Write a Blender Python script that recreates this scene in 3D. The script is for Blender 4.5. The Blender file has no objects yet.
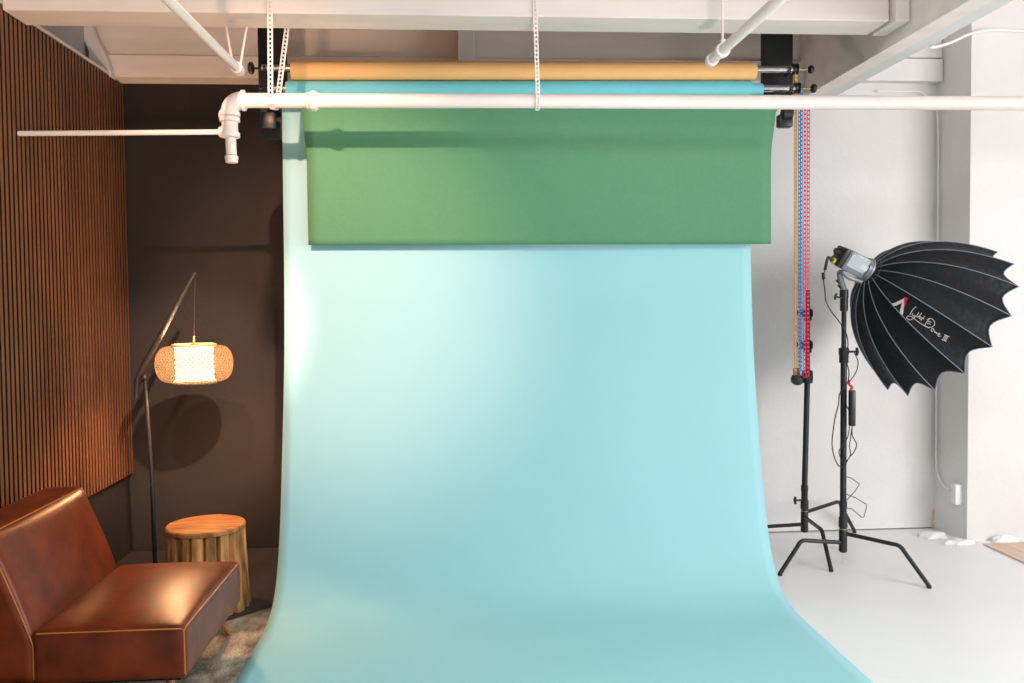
import bpy, bmesh, math, random
from mathutils import Vector, Matrix
random.seed(4)
PI = math.pi
C = bpy.context.scene.collection
# ------------------------------------------------------------------ camera
F, YAW, PITCH, ROLL, CY, H = 850.0, .0679, .036, -.01004, 332.0, 1.65
cam_d = bpy.data.cameras.new('camera'); cam = bpy.data.objects.new('camera', cam_d); C.objects.link(cam)
cam_d.sensor_width = 36; cam_d.lens = 36 * F / 1024
cam_d.shift_y = -(341.5 - CY) / 1024
CR = Matrix.Rotation(-YAW, 3, 'Z') @ Matrix.Rotation(PI/2 - PITCH, 3, 'X') @ Matrix.Rotation(ROLL, 3, 'Z')
cam.matrix_world = Matrix.Translation((0, 0, H)) @ CR.to_4x4()
cam_d.clip_start = .05
bpy.context.scene.camera = cam
def ray(x, y): return CR @ Vector(((x - 512) / F, -(y - CY) / F, -1))
def at(x, y, X=None, Y=None, Z=None):      # where the sight line through a measured point meets a plane
    d = ray(x, y)
    t = Y / d.y if Y is not None else (X / d.x if X is not None else (Z - H) / d.z)
    q = d * t; q.z += H; return q
# ------------------------------------------------------------------ world, lights, exposure
sc = bpy.context.scene
sc.view_settings.view_transform = 'Standard'; sc.view_settings.look = 'None'
sc.view_settings.gamma = 1; sc.view_settings.use_curve_mapping = False
sc.view_settings.exposure = 0.10
w = bpy.data.worlds.new('world'); sc.world = w; w.use_nodes = True
w.node_tree.nodes['Background'].inputs[0].default_value = (.93, .95, 1, 1)
w.node_tree.nodes['Background'].inputs[1].default_value = .25
def area(name, loc, to, sx, sy, power, col):
    l = bpy.data.lights.new(name, 'AREA'); l.shape = 'RECTANGLE'; l.size = sx; l.size_y = sy; l.energy = power; l.color = col
    o = bpy.data.objects.new(name, l); C.objects.link(o); o.location = loc
    o.rotation_euler = (Vector(to) - Vector(loc)).to_track_quat('-Z', 'Y').to_euler(); return o
def spot(name, loc, to, power, col, ang, blend, rad):
    l = bpy.data.lights.new(name, 'SPOT'); l.energy = power; l.color = col; l.spot_size = math.radians(ang); l.spot_blend = blend; l.shadow_soft_size = rad
    o = bpy.data.objects.new(name, l); C.objects.link(o); o.location = loc
    o.rotation_euler = (Vector(to) - Vector(loc)).to_track_quat('-Z', 'Y').to_euler(); return o
area('window_light', (5.8, .8, 1.9), (2.6, 5.2, 1.2), 3.0, 2.4, 205, (1, .97, .98))
area('fill_from_above', (.6, 1.0, 3.7), (.6, 1.25, 0), 2.6, 1.4, 90, (.86, 1, 1))  # added fill, no real fixture: lifts the floor and its bounce
spot('ceiling_spot_left', (-1.05, 2.1, 3.33), (-.76, 4.9, 1.8), 560, (1, .54, .37), 49, 1, .02)
spot('ceiling_spot_center', (-.16, 2.0, 3.2), (-1.86, 5.8, .92), 1250, (1, .62, .42), 22.5, .8, .035)
spot('bounce_fill_warm', (-1.0, 1.0, 1.6), (-1.7, 4.3, 3.25), 200, (1, .62, .40), 50, .9, .10)  # added warm fill in place of light bounced up to the left timbers
spot('bounce_fill_neutral', (.9, 1.9, .45), (.8, 4.4, 3.55), 170, (1, .86, .84), 64, 1, .12)  # added fill for the joist undersides, stands in for floor bounce
# ------------------------------------------------------------------ materials
def rgb(r, g, b):
    f = lambda c: (c/255/12.92 if c/255 <= .04045 else ((c/255+.055)/1.055)**2.4)
    return (f(r), f(g), f(b), 1)
def mat(name, col, rough=.6, metal=0, var=0, scale=6, stretch=(1, 1, 1), bump=0, bscale=40, col2=None, spec=.5, coat=0, emis=None, es=0, detail=4):
    m = bpy.data.materials.new(name); m.use_nodes = True; nt = m.node_tree; b = nt.nodes['Principled BSDF']
    b.inputs['Base Color'].default_value = col; b.inputs['Roughness'].default_value = rough; b.inputs['Metallic'].default_value = metal
    b.inputs['Specular IOR Level'].default_value = spec; b.inputs['Coat Weight'].default_value = coat
    tc = nt.nodes.new('ShaderNodeTexCoord')
    if var or col2:
        mp = nt.nodes.new('ShaderNodeMapping'); mp.inputs['Scale'].default_value = stretch
        n = nt.nodes.new('ShaderNodeTexNoise'); n.inputs['Scale'].default_value = scale; n.inputs['Detail'].default_value = detail
        r = nt.nodes.new('ShaderNodeValToRGB')
        a = tuple(max(0, c*(1-var)) for c in col[:3]) + (1,)
        z = col2 if col2 else tuple(min(1, c*(1+var)) for c in col[:3]) + (1,)
        r.color_ramp.elements[0].color = a if not col2 else col; r.color_ramp.elements[1].color = z
        r.color_ramp.elements[0].position = .33; r.color_ramp.elements[1].position = .68
        nt.links.new(tc.outputs['Object'], mp.inputs[0]); nt.links.new(mp.outputs[0], n.inputs['Vector'])
        nt.links.new(n.outputs[0], r.inputs[0]); nt.links.new(r.outputs[0], b.inputs['Base Color'])
    if bump:
        n2 = nt.nodes.new('ShaderNodeTexNoise'); n2.inputs['Scale'].default_value = bscale; n2.inputs['Detail'].default_value = 3
        bp = nt.nodes.new('ShaderNodeBump'); bp.inputs['Strength'].default_value = bump; bp.inputs['Distance'].default_value = .01
        nt.links.new(tc.outputs['Object'], n2.inputs['Vector']); nt.links.new(n2.outputs[0], bp.inputs['Height']); nt.links.new(bp.outputs[0], b.inputs['Normal'])
    if emis: b.inputs['Emission Color'].default_value = emis; b.inputs['Emission Strength'].default_value = es
    return m
M = {}
M['white_wall'] = mat('white wall paint', rgb(226, 224, 222), .85, var=.02, scale=3, bump=.25, bscale=25)
M['white_beam'] = mat('painted timber', rgb(224, 214, 207), .6, var=.04, scale=4, stretch=(.4, 2, 2), bump=.2, bscale=14)
M['header'] = mat('painted header timber', rgb(240, 230, 222), .7, var=.06, scale=3, stretch=(.4, 2, 3), bump=.2, bscale=14)
M['grey_board'] = mat('primer grey board', rgb(176, 172, 172), .8, var=.05, scale=4)
M['black_wall'] = mat('black wall paint', rgb(42, 39, 38), .7, var=.06, scale=2, bump=.15, bscale=30, spec=.3)
M['floor_white'] = mat('white painted floor', rgb(240, 240, 240), .45, var=.02, scale=2, bump=.08, bscale=12)
M['floor_black'] = mat('dark painted floor', rgb(58, 56, 58), .45, var=.2, scale=5, bump=.1, bscale=30)
M['dark'] = mat('painted gap shade', rgb(30, 27, 26), .9)
M['ceiling'] = mat('ceiling paint', rgb(214, 204, 198), .85)
M['felt'] = mat('black felt', rgb(16, 16, 18), .95)
M['slat'] = mat('walnut slat', rgb(120, 77, 48), .5, var=.22, scale=5, stretch=(8, 8, .5), spec=.3)
M['pipe'] = mat('white pipe paint', rgb(228, 219, 213), .45, var=.015, scale=12, bump=.1, bscale=30)
M['strap'] = mat('white strap paint', rgb(236, 224, 214), .5)
M['black'] = mat('black metal', rgb(30, 32, 34), .38, spec=.5)
M['blackboard'] = mat('black board', rgb(24, 26, 28), .6)
M['chrome'] = mat('aluminium tube', rgb(200, 198, 196), .22, metal=.95)
M['brass'] = mat('brass', rgb(200, 160, 80), .3, metal=.9)
M['orange_paper'] = mat('orange paper', rgb(240, 188, 122), .8, var=.02, scale=8)
M['blue_paper'] = mat('sky blue paper', rgb(161, 214, 221), .62, var=.012, scale=1.3, spec=.25, bump=.10, bscale=1.6)
M['blue_roll'] = mat('blue paper roll', rgb(118, 206, 218), .7, var=.02, scale=6)
M['green_paper'] = mat('green paper', rgb(90, 145, 107), .7, var=.02, scale=40, spec=.25, bump=.12, bscale=90)
M['leather'] = mat('tan leather', rgb(88, 31, 10), .36, col2=rgb(130, 51, 17), scale=7, bump=.12, bscale=18, spec=.38, detail=8)
M['piping'] = mat('leather piping', rgb(196, 120, 48), .4)
M['dark_leather'] = mat('under cloth', rgb(30, 24, 20), .9)
M['leg_wood'] = mat('oiled wood leg', rgb(176, 108, 58), .4, var=.12, scale=14, stretch=(3, 3, .5))
M['table_top'] = mat('log slab top', rgb(122, 70, 30), .5, col2=rgb(200, 146, 84), scale=5, stretch=(1, 5, 1), bump=.1, bscale=18, detail=6)
M['rug'] = mat('pile rug', rgb(112, 92, 74), .95, col2=rgb(214, 194, 170), scale=7, stretch=(1.6, 1, 1), bump=1, bscale=90, detail=9)
M['grey_metal'] = mat('grey lamp housing', rgb(126, 132, 138), .38, metal=.35)
M['light_panel'] = mat('light grey panel', rgb(176, 182, 188), .45)
M['dome'] = mat('black nylon', rgb(20, 23, 26), .55, spec=.22, bump=.9, bscale=20, var=.1, scale=5)
M['seam'] = mat('grey seam tape', rgb(112, 124, 134), .45)
M['silver_in'] = mat('silver lining', rgb(190, 190, 192), .4, metal=.7)
M['light_label'] = mat('pale print', rgb(200, 204, 208), .5)
M['yellow'] = mat('yellow ring', rgb(236, 196, 30), .5)
M['red'] = mat('red strap', rgb(214, 22, 40), .5)
M['logo_white'] = mat('logo print', rgb(206, 196, 186), .7)
M['cable'] = mat('black cable', rgb(34, 36, 40), .5)
M['cable_blue'] = mat('slate cable', rgb(82, 100, 122), .5)
M['plastic_white'] = mat('white plastic', rgb(238, 238, 238), .4)
M['chain_orange'] = mat('orange chain', rgb(240, 170, 62), .45)
M['chain_blue'] = mat('blue chain', rgb(40, 130, 196), .45)
M['chain_red'] = mat('crimson chain', rgb(214, 30, 78), .45)
M['boards'] = mat('pale oak boards', rgb(206, 176, 150), .5, col2=rgb(228, 206, 186), scale=4, stretch=(6, .6, 1))
M['rust'] = mat('water stain', rgb(206, 178, 146), .9, col2=rgb(232, 218, 204), scale=12)
M['bark'] = mat('log stave', rgb(112, 66, 32), .6, col2=rgb(228, 168, 100), scale=8, stretch=(2.2, 2.2, .45), bump=.3, bscale=22, detail=7)
M['arm_black'] = mat('black lamp metal', rgb(28, 25, 24), .55)
M['ring'] = mat('bamboo ring', rgb(214, 170, 112), .5)
M['diffuser'] = mat('lamp diffuser', rgb(250, 244, 232), .8, emis=(1, .52, .25, 1), es=32)
def weave_mat():
    m = bpy.data.materials.new('woven rattan'); m.use_nodes = True; nt = m.node_tree; nt.nodes.clear()
    out = nt.nodes.new('ShaderNodeOutputMaterial'); tc = nt.nodes.new('ShaderNodeTexCoord')
    sep = nt.nodes.new('ShaderNodeSeparateXYZ'); nt.links.new(tc.outputs['UV'], sep.inputs[0])
    def saw(sock, k, s2=None, k2=0):
        a = nt.nodes.new('ShaderNodeMath'); a.operation = 'MULTIPLY'; a.inputs[1].default_value = k; nt.links.new(sock, a.inputs[0]); o = a
        if s2 is not None:
            b = nt.nodes.new('ShaderNodeMath'); b.operation = 'MULTIPLY'; b.inputs[1].default_value = k2; nt.links.new(s2, b.inputs[0])
            c = nt.nodes.new('ShaderNodeMath'); c.operation = 'ADD'; nt.links.new(a.outputs[0], c.inputs[0]); nt.links.new(b.outputs[0], c.inputs[1]); o = c
        f = nt.nodes.new('ShaderNodeMath'); f.operation = 'FRACT'; nt.links.new(o.outputs[0], f.inputs[0])
        g = nt.nodes.new('ShaderNodeMath'); g.operation = 'GREATER_THAN'; g.inputs[1].default_value = .42; nt.links.new(f.outputs[0], g.inputs[0]); return g
    g1 = saw(sep.outputs[0], 52, sep.outputs[1], 11); g2 = saw(sep.outputs[0], -52, sep.outputs[1], 11)
    mn = nt.nodes.new('ShaderNodeMath'); mn.operation = 'MULTIPLY'; nt.links.new(g1.outputs[0], mn.inputs[0]); nt.links.new(g2.outputs[0], mn.inputs[1])
    mxf = nt.nodes.new('ShaderNodeMath'); mxf.operation = 'MULTIPLY'; mxf.inputs[1].default_value = .75; nt.links.new(mn.outputs[0], mxf.inputs[0])
    d = nt.nodes.new('ShaderNodeBsdfDiffuse'); d.inputs[0].default_value = (.22, .15, .09, 1)
    t = nt.nodes.new('ShaderNodeBsdfTranslucent'); t.inputs[0].default_value = (.10, .085, .065, 1)
    ms = nt.nodes.new('ShaderNodeMixShader'); ms.inputs[0].default_value = .55; nt.links.new(d.outputs[0], ms.inputs[1]); nt.links.new(t.outputs[0], ms.inputs[2])
    tr = nt.nodes.new('ShaderNodeBsdfTransparent'); m2 = nt.nodes.new('ShaderNodeMixShader')
    nt.links.new(mxf.outputs[0], m2.inputs[0]); nt.links.new(ms.outputs[0], m2.inputs[1]); nt.links.new(tr.outputs[0], m2.inputs[2])
    nt.links.new(m2.outputs[0], out.inputs[0]); return m
M['weave'] = weave_mat()
# ------------------------------------------------------------------ mesh helpers (all in room coordinates)
def nb(): return bmesh.new()
def quadstrip(bm, rows, close=False):
    vs = [[bm.verts.new(p) for p in r] for r in rows]
    for a, b in zip(vs[:-1], vs[1:]):
        n = len(a)
        for i in range(n if close else n-1):
            j = (i+1) % n
            try: bm.faces.new((a[i], a[j], b[j], b[i]))
            except ValueError: pass
    return vs
def box(bm, x0, x1, y0, y1, z0, z1, bev=0):
    r = bmesh.ops.create_cube(bm, size=1)
    for v in r['verts']:
        v.co = Vector(((x0+x1)/2+v.co.x*(x1-x0), (y0+y1)/2+v.co.y*(y1-y0), (z0+z1)/2+v.co.z*(z1-z0)))
    if bev:
        es = list({e for v in r['verts'] for e in v.link_edges})
        bmesh.ops.bevel(bm, geom=es, offset=bev, segments=2, profile=.5, affect='EDGES')
    return bm
def obox(bm, c, ax, ay, az, sx, sy, sz, bev=0):     # oriented box
    t = bmesh.new(); box(t, -sx/2, sx/2, -sy/2, sy/2, -sz/2, sz/2, bev)
    return merge(bm, t, lambda p: c + ax*p.x + ay*p.y + az*p.z)
def merge(bm, t, fn):
    mp = {v: bm.verts.new(fn(v.co)) for v in t.verts}
    for f in t.faces: bm.faces.new([mp[v] for v in f.verts])
    t.free(); return bm
def frame(d):
    d = d.normalized(); u = Vector((0, 0, 1)) if abs(d.z) < .9 else Vector((1, 0, 0))
    a = d.cross(u).normalized(); return a, a.cross(d).normalized()
def tube(bm, pts, r, seg=12, caps=True):
    pts = [Vector(p) for p in pts]; n = len(pts); rows = []; rs = r if isinstance(r, (list, tuple)) else [r]*n
    a = None
    for i, p in enumerate(pts):
        d = (pts[min(i+1, n-1)] - pts[max(i-1, 0)])
        if d.length < 1e-9: d = Vector((0, 0, 1))
        d.normalize()
        if a is None: a, b = frame(d)
        else:
            a = (a - d*a.dot(d)); a = a.normalized() if a.length > 1e-6 else frame(d)[0]; b = a.cross(d)
        rows.append([p + (a*math.cos(k*2*PI/seg) + b*math.sin(k*2*PI/seg))*rs[i] for k in range(seg)])
    vs = quadstrip(bm, rows, True)
    if caps:
        bm.faces.new(vs[0][::-1]); bm.faces.new(vs[-1])
    return bm
def smooth_path(pts, n=8):                          # Catmull-Rom
    P = [Vector(p) for p in pts]; P = [P[0]*2-P[1]] + P + [P[-1]*2-P[-2]]; out = []
    for i in range(1, len(P)-2):
        for k in range(n):
            t = k/n; a, b, c, d = P[i-1:i+3]
            out.append(.5*((2*b)+(c-a)*t+(2*a-5*b+4*c-d)*t*t+(3*b-a-3*c+d)*t**3))
    out.append(P[-2]); return out
def lathe(bm, c, ax, prof, seg=24, cap0=True, cap1=True):   # prof: (radius, distance along ax)
    a, b = frame(ax); ax = ax.normalized()
    rows = [[c + ax*h + (a*math.cos(k*2*PI/seg)+b*math.sin(k*2*PI/seg))*r for k in range(seg)] for r, h in prof]
    vs = quadstrip(bm, rows, True)
    if cap0: bm.faces.new(vs[0][::-1])
    if cap1: bm.faces.new(vs[-1])
    return bm
def rbox(bm, x0, x1, y0, y1, z0, z1, r, n=14, fn=None):     # rounded, dense box; fn reshapes points
    t = bmesh.new(); bmesh.ops.create_cube(t, size=2)
    bmesh.ops.subdivide_edges(t, edges=t.edges[:], cuts=n, use_grid_fill=True)
    c = Vector(((x0+x1)/2, (y0+y1)/2, (z0+z1)/2)); h = Vector(((x1-x0)/2, (y1-y0)/2, (z1-z0)/2))
    def mp(p):
        # spread the grid so the rim gets enough rows
        q = Vector([math.sin(p[i]*PI/2)*h[i] for i in range(3)])
        k = Vector([max(-h[i]+r, min(h[i]-r, q[i])) for i in range(3)])
        d = q-k
        if d.length > 1e-9: q = k + d.normalized()*r if max(abs(d[i]) for i in range(3)) > 0 else q
        q = q + c
        return fn(q) if fn else q
    return merge(bm, t, mp)
def prism(bm, poly, d):      # closed polygon of points, extruded by the vector d
    a = [bm.verts.new(Vector(p)) for p in poly]; b = [bm.verts.new(Vector(p)+Vector(d)) for p in poly]
    bm.faces.new(a); bm.faces.new(b[::-1]); n = len(a)
    for i in range(n): bm.faces.new((a[i], b[i], b[(i+1) % n], a[(i+1) % n]))
    return bm
def obj(name, bm, m, parent=None, smooth=True, solid=0, origin=None):
    bmesh.ops.recalc_face_normals(bm, faces=bm.faces[:])
    cs = [v.co for v in bm.verts]
    lo = Vector([min(c[i] for c in cs) for i in range(3)]); hi = Vector([max(c[i] for c in cs) for i in range(3)])
    if origin is None: origin = Vector(((lo.x+hi.x)/2, (lo.y+hi.y)/2, lo.z))
    for v in bm.verts: v.co -= origin
    me = bpy.data.meshes.new(name); bm.to_mesh(me); bm.free(); me.materials.append(m)
    o = bpy.data.objects.new(name, me); C.objects.link(o)
    if parent:
        o.parent = parent; q = parent; off = Vector(origin)
        while q: off = off - q.location; q = q.parent
        o.location = off
    else: o.location = origin
    if smooth:
        me.polygons.foreach_set('use_smooth', [True]*len(me.polygons))
        me.set_sharp_from_angle(angle=math.radians(38))
    if solid:
        s = o.modifiers.new('thickness', 'SOLIDIFY'); s.thickness = solid; s.offset = 0
    return o
def tag(o, label, cat, group=None):
    o['label'] = label; o['category'] = cat
    if group: o['group'] = group
    return o
def thing(name, label, cat, loc, group=None):
    o = bpy.data.objects.new(name, None); C.objects.link(o); o.location = loc; o.empty_display_size = .1
    return tag(o, label, cat, group)
def struct(name, bm, m, parent=None, smooth=False):
    o = obj(name, bm, m, parent, smooth)
    if not parent: o['kind'] = 'structure'
    return o
V = Vector
# ------------------------------------------------------------------ the setting
D = 5.8
fl = nb(); box(fl, .5, 6.5, -1.2, 6.1, -.12, 0); box(fl, -2.6, .5, -1.2, 2.6, -.12, 0); struct('floor', fl, M['floor_white'])
fd = nb(); box(fd, -2.6, .5, 2.6, 6.1, -.12, 0); struct('floor_left', fd, M['floor_black'])
bw = nb(); box(bw, -2.6, .5, D, D+.12, 0, 3.75); struct('wall_back_left', bw, M['black_wall'])
bw = nb(); box(bw, .5, 3.4, D, D+.12, .009, 3.75); struct('wall_back', bw, M['white_wall'])
g = nb(); box(g, .5, 3.4, D+.02, D+.10, -.005, .009); struct('gap_shade', g, M['dark'])  # dark strip that paints the shade in the gap under the wall
lw = nb(); box(lw, -2.6, -2.175, -1.2, D, 0, 3.1); struct('wall_left', lw, M['black_wall'])
lt = nb(); box(lt, -2.6, -2.285, -1.2, D, 3.105, 3.75); struct('trim_2', lt, M['grey_board'])
lt = nb(); box(lt, -2.285, -2.138, -1.2, 5.615, 3.098, 3.112); struct('trim_3', lt, M['white_beam'])
rw = nb(); prism(rw, [(3.40, D+.12, 0), (3.40, D, 0), (3.44, 5.47, 0), (6.5, 5.47, 0), (6.5, D+.12, 0)], (0, 0, 3.75)); struct('wall_right', rw, M['white_wall'])
fw = nb(); box(fw, -2.6, .9, -1.32, -1.2, 0, 3.75); struct('wall_front_blocker', fw, M['header'])  # unseen, added behind the camera to block world light on the left
ce = nb(); box(ce, -2.6, 6.5, -1.2, D+.12, 3.75, 3.85); struct('ceiling', ce, M['ceiling'])
# header timbers along the back wall
hz1 = at(300, 55.5, Y=5.62).z
hb = nb(); box(hb, -2.284, 2.40, 5.62, D, 3.104, hz1-.004, .006); struct('trim_4', hb, M['header'])
hb = nb(); box(hb, -2.284, 2.40, 5.655, D, hz1+.006, 3.75, .004); struct('trim_5', hb, M['header'])
hb = nb(); box(hb, 2.40, 3.402, 5.73, D, 3.145, 3.30, .006); struct('gap_shade1', hb, M['white_wall'])
hb = nb(); box(hb, 2.40, 3.402, 5.74, D, 3.308, 3.75, .004); struct('gap_shade2', hb, M['white_wall'])
# a joist across, its end block, and the long beam on the right
j = nb(); box(j, -2.136, 2.245, 4.27, 4.50, 3.066, 3.75, .006); struct('trim_6', j, M['white_beam'])
j = nb(); box(j, 2.252, 2.33, 4.22, 4.47, 3.05, 3.75, .01); struct('trim_7', j, M['white_beam'])
j = nb(); box(j, 2.335, 2.445, .8, 5.61, 2.985, 3.75, .004); struct('trim_8', j, M['header'])
j = nb(); box(j, 2.452, 2.56, .8, 5.61, 2.995, 3.75, .004); struct('trim_9', j, M['white_wall'])
j = nb(); box(j, .045, .15, 5.42, 5.62, 3.13, 3.7, .005); struct('gap_shade0', j, M['white_wall'])
# curved gussets where the header meets the side timbers
def gusset(px, label):
    b = nb(); prism(b, [at(x, y, Y=5.545) for x, y in px], (0, .06, 0))
    tag(obj('corner_gusset', b, M['white_wall']), label, 'bracket')
gusset([(79, 24), (84, 40), (89, 52), (89, 64), (112, 78), (109, 64), (103, 50), (95, 36), (91, 24)], 'curved pale gusset at the left end of the back header above the slatted wall')
gusset([(818, 30), (818, 44), (810, 52), (800, 62), (796, 76), (797, 92), (812, 92), (815, 76), (815, 60), (820, 46), (822, 30)], 'curved pale gusset at the right end of the back header beside the backdrop hooks')
# slatted panel on the left wall
sp = thing('slat_panel', 'walnut vertical slat acoustic panel covering the left wall above the chair', 'wall panel', (-2.165, 4.2, .535))
b = nb(); box(b, -2.174, -2.156, 2.6, 5.795, .535, 3.094); obj('backing', b, M['felt'], sp, False)
b = nb(); y = 2.605
while y < 5.77:
    box(b, -2.156, -2.142, y, y+.0265, .535, 3.094); y += .0425
so_ = obj('slats', b, M['slat'], sp, False); so_.data.materials.append(M['felt'])
for p in so_.data.polygons:
    if abs(p.normal.x) < .5: p.material_index = 1
# oak boards on the floor, right edge
b = nb()
for i in range(8): box(b, 3.49+i*.13, 3.49+i*.13+.128, 3.2, 5.37, .0, .012, .001)
tag(obj('wood_flooring', b, M['boards'], None, False), 'pale oak boards laid on the white floor at the right edge', 'flooring')
# lumpy plaster rubble by the pillar foot
def lump(x, y, sx, sy, h, seed, label):
    rnd = random.Random(seed); b = nb(); bmesh.ops.create_icosphere(b, subdivisions=3, radius=1)
    for v in b.verts:
        k = 1 + .22*math.sin(v.co.x*5+seed) * math.cos(v.co.y*6+seed*2) + rnd.uniform(-.05, .05)
        v.co = V((x + v.co.x*sx*k, y + v.co.y*sy*k, max(0.001, v.co.z*h*k)))
    tag(obj('plaster_lump', b, M['plastic_white']), label, 'plaster')
lump(3.27, 5.60, .10, .07, .035, 1, 'white plaster lump on the floor in the corner by the rusty stain')
lump(3.36, 5.42, .11, .05, .03, 2, 'white plaster lump on the floor at the pillar corner')
lump(3.68, 5.42, .09, .03, .045, 5, 'white plaster lump at the wall foot above the oak boards')
b = nb(); prism(b, [at(931.5, 525, Y=5.794), at(935, 528.5, Y=5.794), at(935.6, 512, Y=5.794), at(933.6, 508, Y=5.794), at(932, 516, Y=5.794)], (0, .006, 0))
tag(obj('wall_stain', b, M['rust']), 'rusty flaking patch at the foot of the white wall corner', 'stain')
# thin conduit in the corner, with its outlet box
cd = thing('wall_outlet', 'white outlet box with thin conduit running down the pillar corner', 'outlet', at(957, 495, Y=5.6))
yy = 5.755
b = nb(); tube(b, smooth_path([V((2.95, 5.775, 3.085)), V((3.15, 5.775, 3.085)), V((3.27, 5.775, 3.08)), V((3.335, 5.77, 3.0)), V((3.385, 5.765, 2.88)), V((3.388, 5.76, 2.0)), V((3.388, 5.76, .6)), V((3.392, 5.74, .40)), V((3.402, 5.68, .33)), V((3.41, 5.62, .318))], 6), .006, 8)
obj('conduit', b, M['plastic_white'], cd)
b = nb(); box(b, 3.385, 3.436, 5.515, 5.575, .235, .375, .008); obj('box_body', b, M['plastic_white'], cd)
# cable looping along the beam and over the pillar face, upper right
b = nb(); tube(b, smooth_path([at(952, 31, Y=4.3), at(945, 36, Y=4.6), at(932, 45, Y=4.9), at(928, 46, Y=5.0), at(936, 47, Y=5.1), at(952, 42, Y=5.25), at(970, 34, Y=5.4), at(990, 30, Y=5.45), at(1024, 31, Y=5.455), at(1060, 32, Y=5.455)], 6), .009, 8)
tag(obj('white_cable', b, M['plastic_white']), 'white cable looping off the right beam and across the pillar face', 'cable')
# ------------------------------------------------------------------ overhead pipes
PY = 4.40
mp_ = thing('sprinkler_pipe', 'white main pipe running right across in front of the backdrop rolls', 'pipe', at(560, 101, Y=PY))
pz = at(540, 101, Y=PY).z
xl = at(244, 101, Y=PY).x
zr = at(1024, 103.5, Y=PY).z
R = .037
b = nb(); tube(b, [V((xl, PY, at(244, 100.5, Y=PY).z)), V((at(540, 101.2, Y=PY).x, PY, pz)), V((at(1024, 103.5, Y=PY).x, PY, zr)), V((4.6, PY, zr))], R, 20); obj('pipe_run', b, M['pipe'], mp_)
def collar(px, wpx, r): 
    c0 = at(px - wpx/2, 100.8, Y=PY); c1 = at(px + wpx/2, 100.8, Y=PY); b = nb()
    w_ = (c1-c0).length
    lathe(b, c0, c1-c0, [(R, 0), (R+.008, .002), (R+.008, w_*.22), (r, w_*.26), (r, w_*.72), (R+.008, w_*.76), (R+.008, w_-.002), (R, w_)], 20); return b
obj('coupling', collar(314, 9, R+.014), M['pipe'], mp_)
b = nb(); lathe(b, at(306.5, 100.8, Y=PY), V((1, 0, 0)), [(R, 0), (R+.006, .003), (R+.006, .014), (R, .017)], 20); obj('coupling_ring', b, M['pipe'], mp_)
# elbow and tee on the left end
ec = at(229.5, 101, Y=PY); cz = at(244, 100.5, Y=PY).z; ex = ec.x
k = .062
b = nb(); tube(b, [V((ex + k - k*math.sin(t), PY, cz - k + k*math.cos(t))) for t in [i*PI/2/10 for i in range(11)]], R+.007, 20); obj('elbow', b, M['pipe'], mp_)
b = nb(); lathe(b, V((ex+k-.004, PY, cz)), V((1, 0, 0)), [(R+.005, 0), (R+.015, .003), (R+.015, .02), (R+.005, .023)], 20)
lathe(b, V((ex, PY, cz-k+.004)), V((0, 0, -1)), [(R+.005, 0), (R+.014, .003), (R+.014, .02), (R+.005, .023)], 20); obj('elbow_collar', b, M['pipe'], mp_)
zt = at(229, 110, Y=PY).z; zb = at(229, 135, Y=PY).z
b = nb(); lathe(b, V((ex-.001, PY, cz-k-.01)), V((0, 0, -1)), [(R, 0), (R+.004, .01), (R+.013, .014), (R+.013, .034), (R+.003, .038), (R+.003, .085), (R+.012, .09), (R+.012, .112), (R, .116)], 20)
obj('tee_body', b, M['pipe'], mp_)
tz = at(218, 132, Y=PY).z
b = nb(); tube(b, smooth_path([V((ex-.003, PY, tz+.055)), V((ex-.022, PY, tz+.02)), V((ex-.045, PY, tz))], 5), [.022]*11, 14); lathe(b, V((ex-.03, PY, tz)), V((-1, 0, 0)), [(.018, 0), (.026, .004), (.026, .022), (.018, .026)], 16)
lathe(b, V((ex-.028, PY, tz+.085)), V((-1, 0, .2)), [(.016, 0), (.024, .003), (.024, .02), (.012, .024)], 16)
obj('tee_branch', b, M['pipe'], mp_)
b = nb(); tube(b, [V((ex, PY, cz-k-.08)), V((ex+.004, PY, at(231, 155, Y=PY).z))], .0265, 18); obj('drop_pipe', b, M['pipe'], mp_)
z0 = at(231, 163, Y=PY).z
b = nb(); lathe(b, V((ex+.004, PY, z0)), V((0, 0, 1)), [(.024, 0), (.031, .003), (.031, .012), (.029, .016), (.033, .018), (.033, .034), (.026, .038)], 18); obj('end_cap', b, M['pipe'], mp_)
tl = at(18, 133, X=-2.1675)
b = nb(); tube(b, [V((ex-.05, PY, tz)), V((-2.141, PY, at(18, 133.5, Y=PY).z))], .013, 14)
tag(obj('branch_pipe', b, M['pipe']), 'thin white pipe reaching from the capped tee to the slatted wall', 'pipe')
# two pipes running towards the viewer, each with its hangers
def depth_pipe(pe, pt, r, z, label):
    a = at(*pe, Z=z); b_ = at(*pt, Z=z); d = (b_-a).normalized()
    t = thing('ceiling_pipe', label, 'pipe', a)
    b = nb(); tube(b, [a, a + d*1.35], r, 16); obj('pipe_run', b, M['pipe'], t)
    b = nb(); lathe(b, a - d*.02, d, [(r*.9, 0), (r+.007, .005), (r+.007, .035), (r, .04)], 16); obj('end_cap', b, M['pipe'], t)
    return t, a, d
Z1 = 2.83
t1, a1, d1 = depth_pipe((239, 70), (168, 0), .021, Z1, 'white pipe pointing at the viewer, upper left above the capped tee')
b = nb()
for (x, y) in ((226, 27), (246.5, 27)):
    top = at(x, 28, Y=4.48); q = a1 + d1*(.06 if x < 230 else .03) + V((-.012 if x < 230 else .012, 0, -.0))
    tube(b, [V((top.x, top.y, 3.065)), q], .0065, 8)
lathe(b, a1 + d1*.03, d1, [(.023, 0), (.029, .002), (.029, .022), (.023, .024)], 16)
obj('hanger', b, M['strap'], t1)
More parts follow.
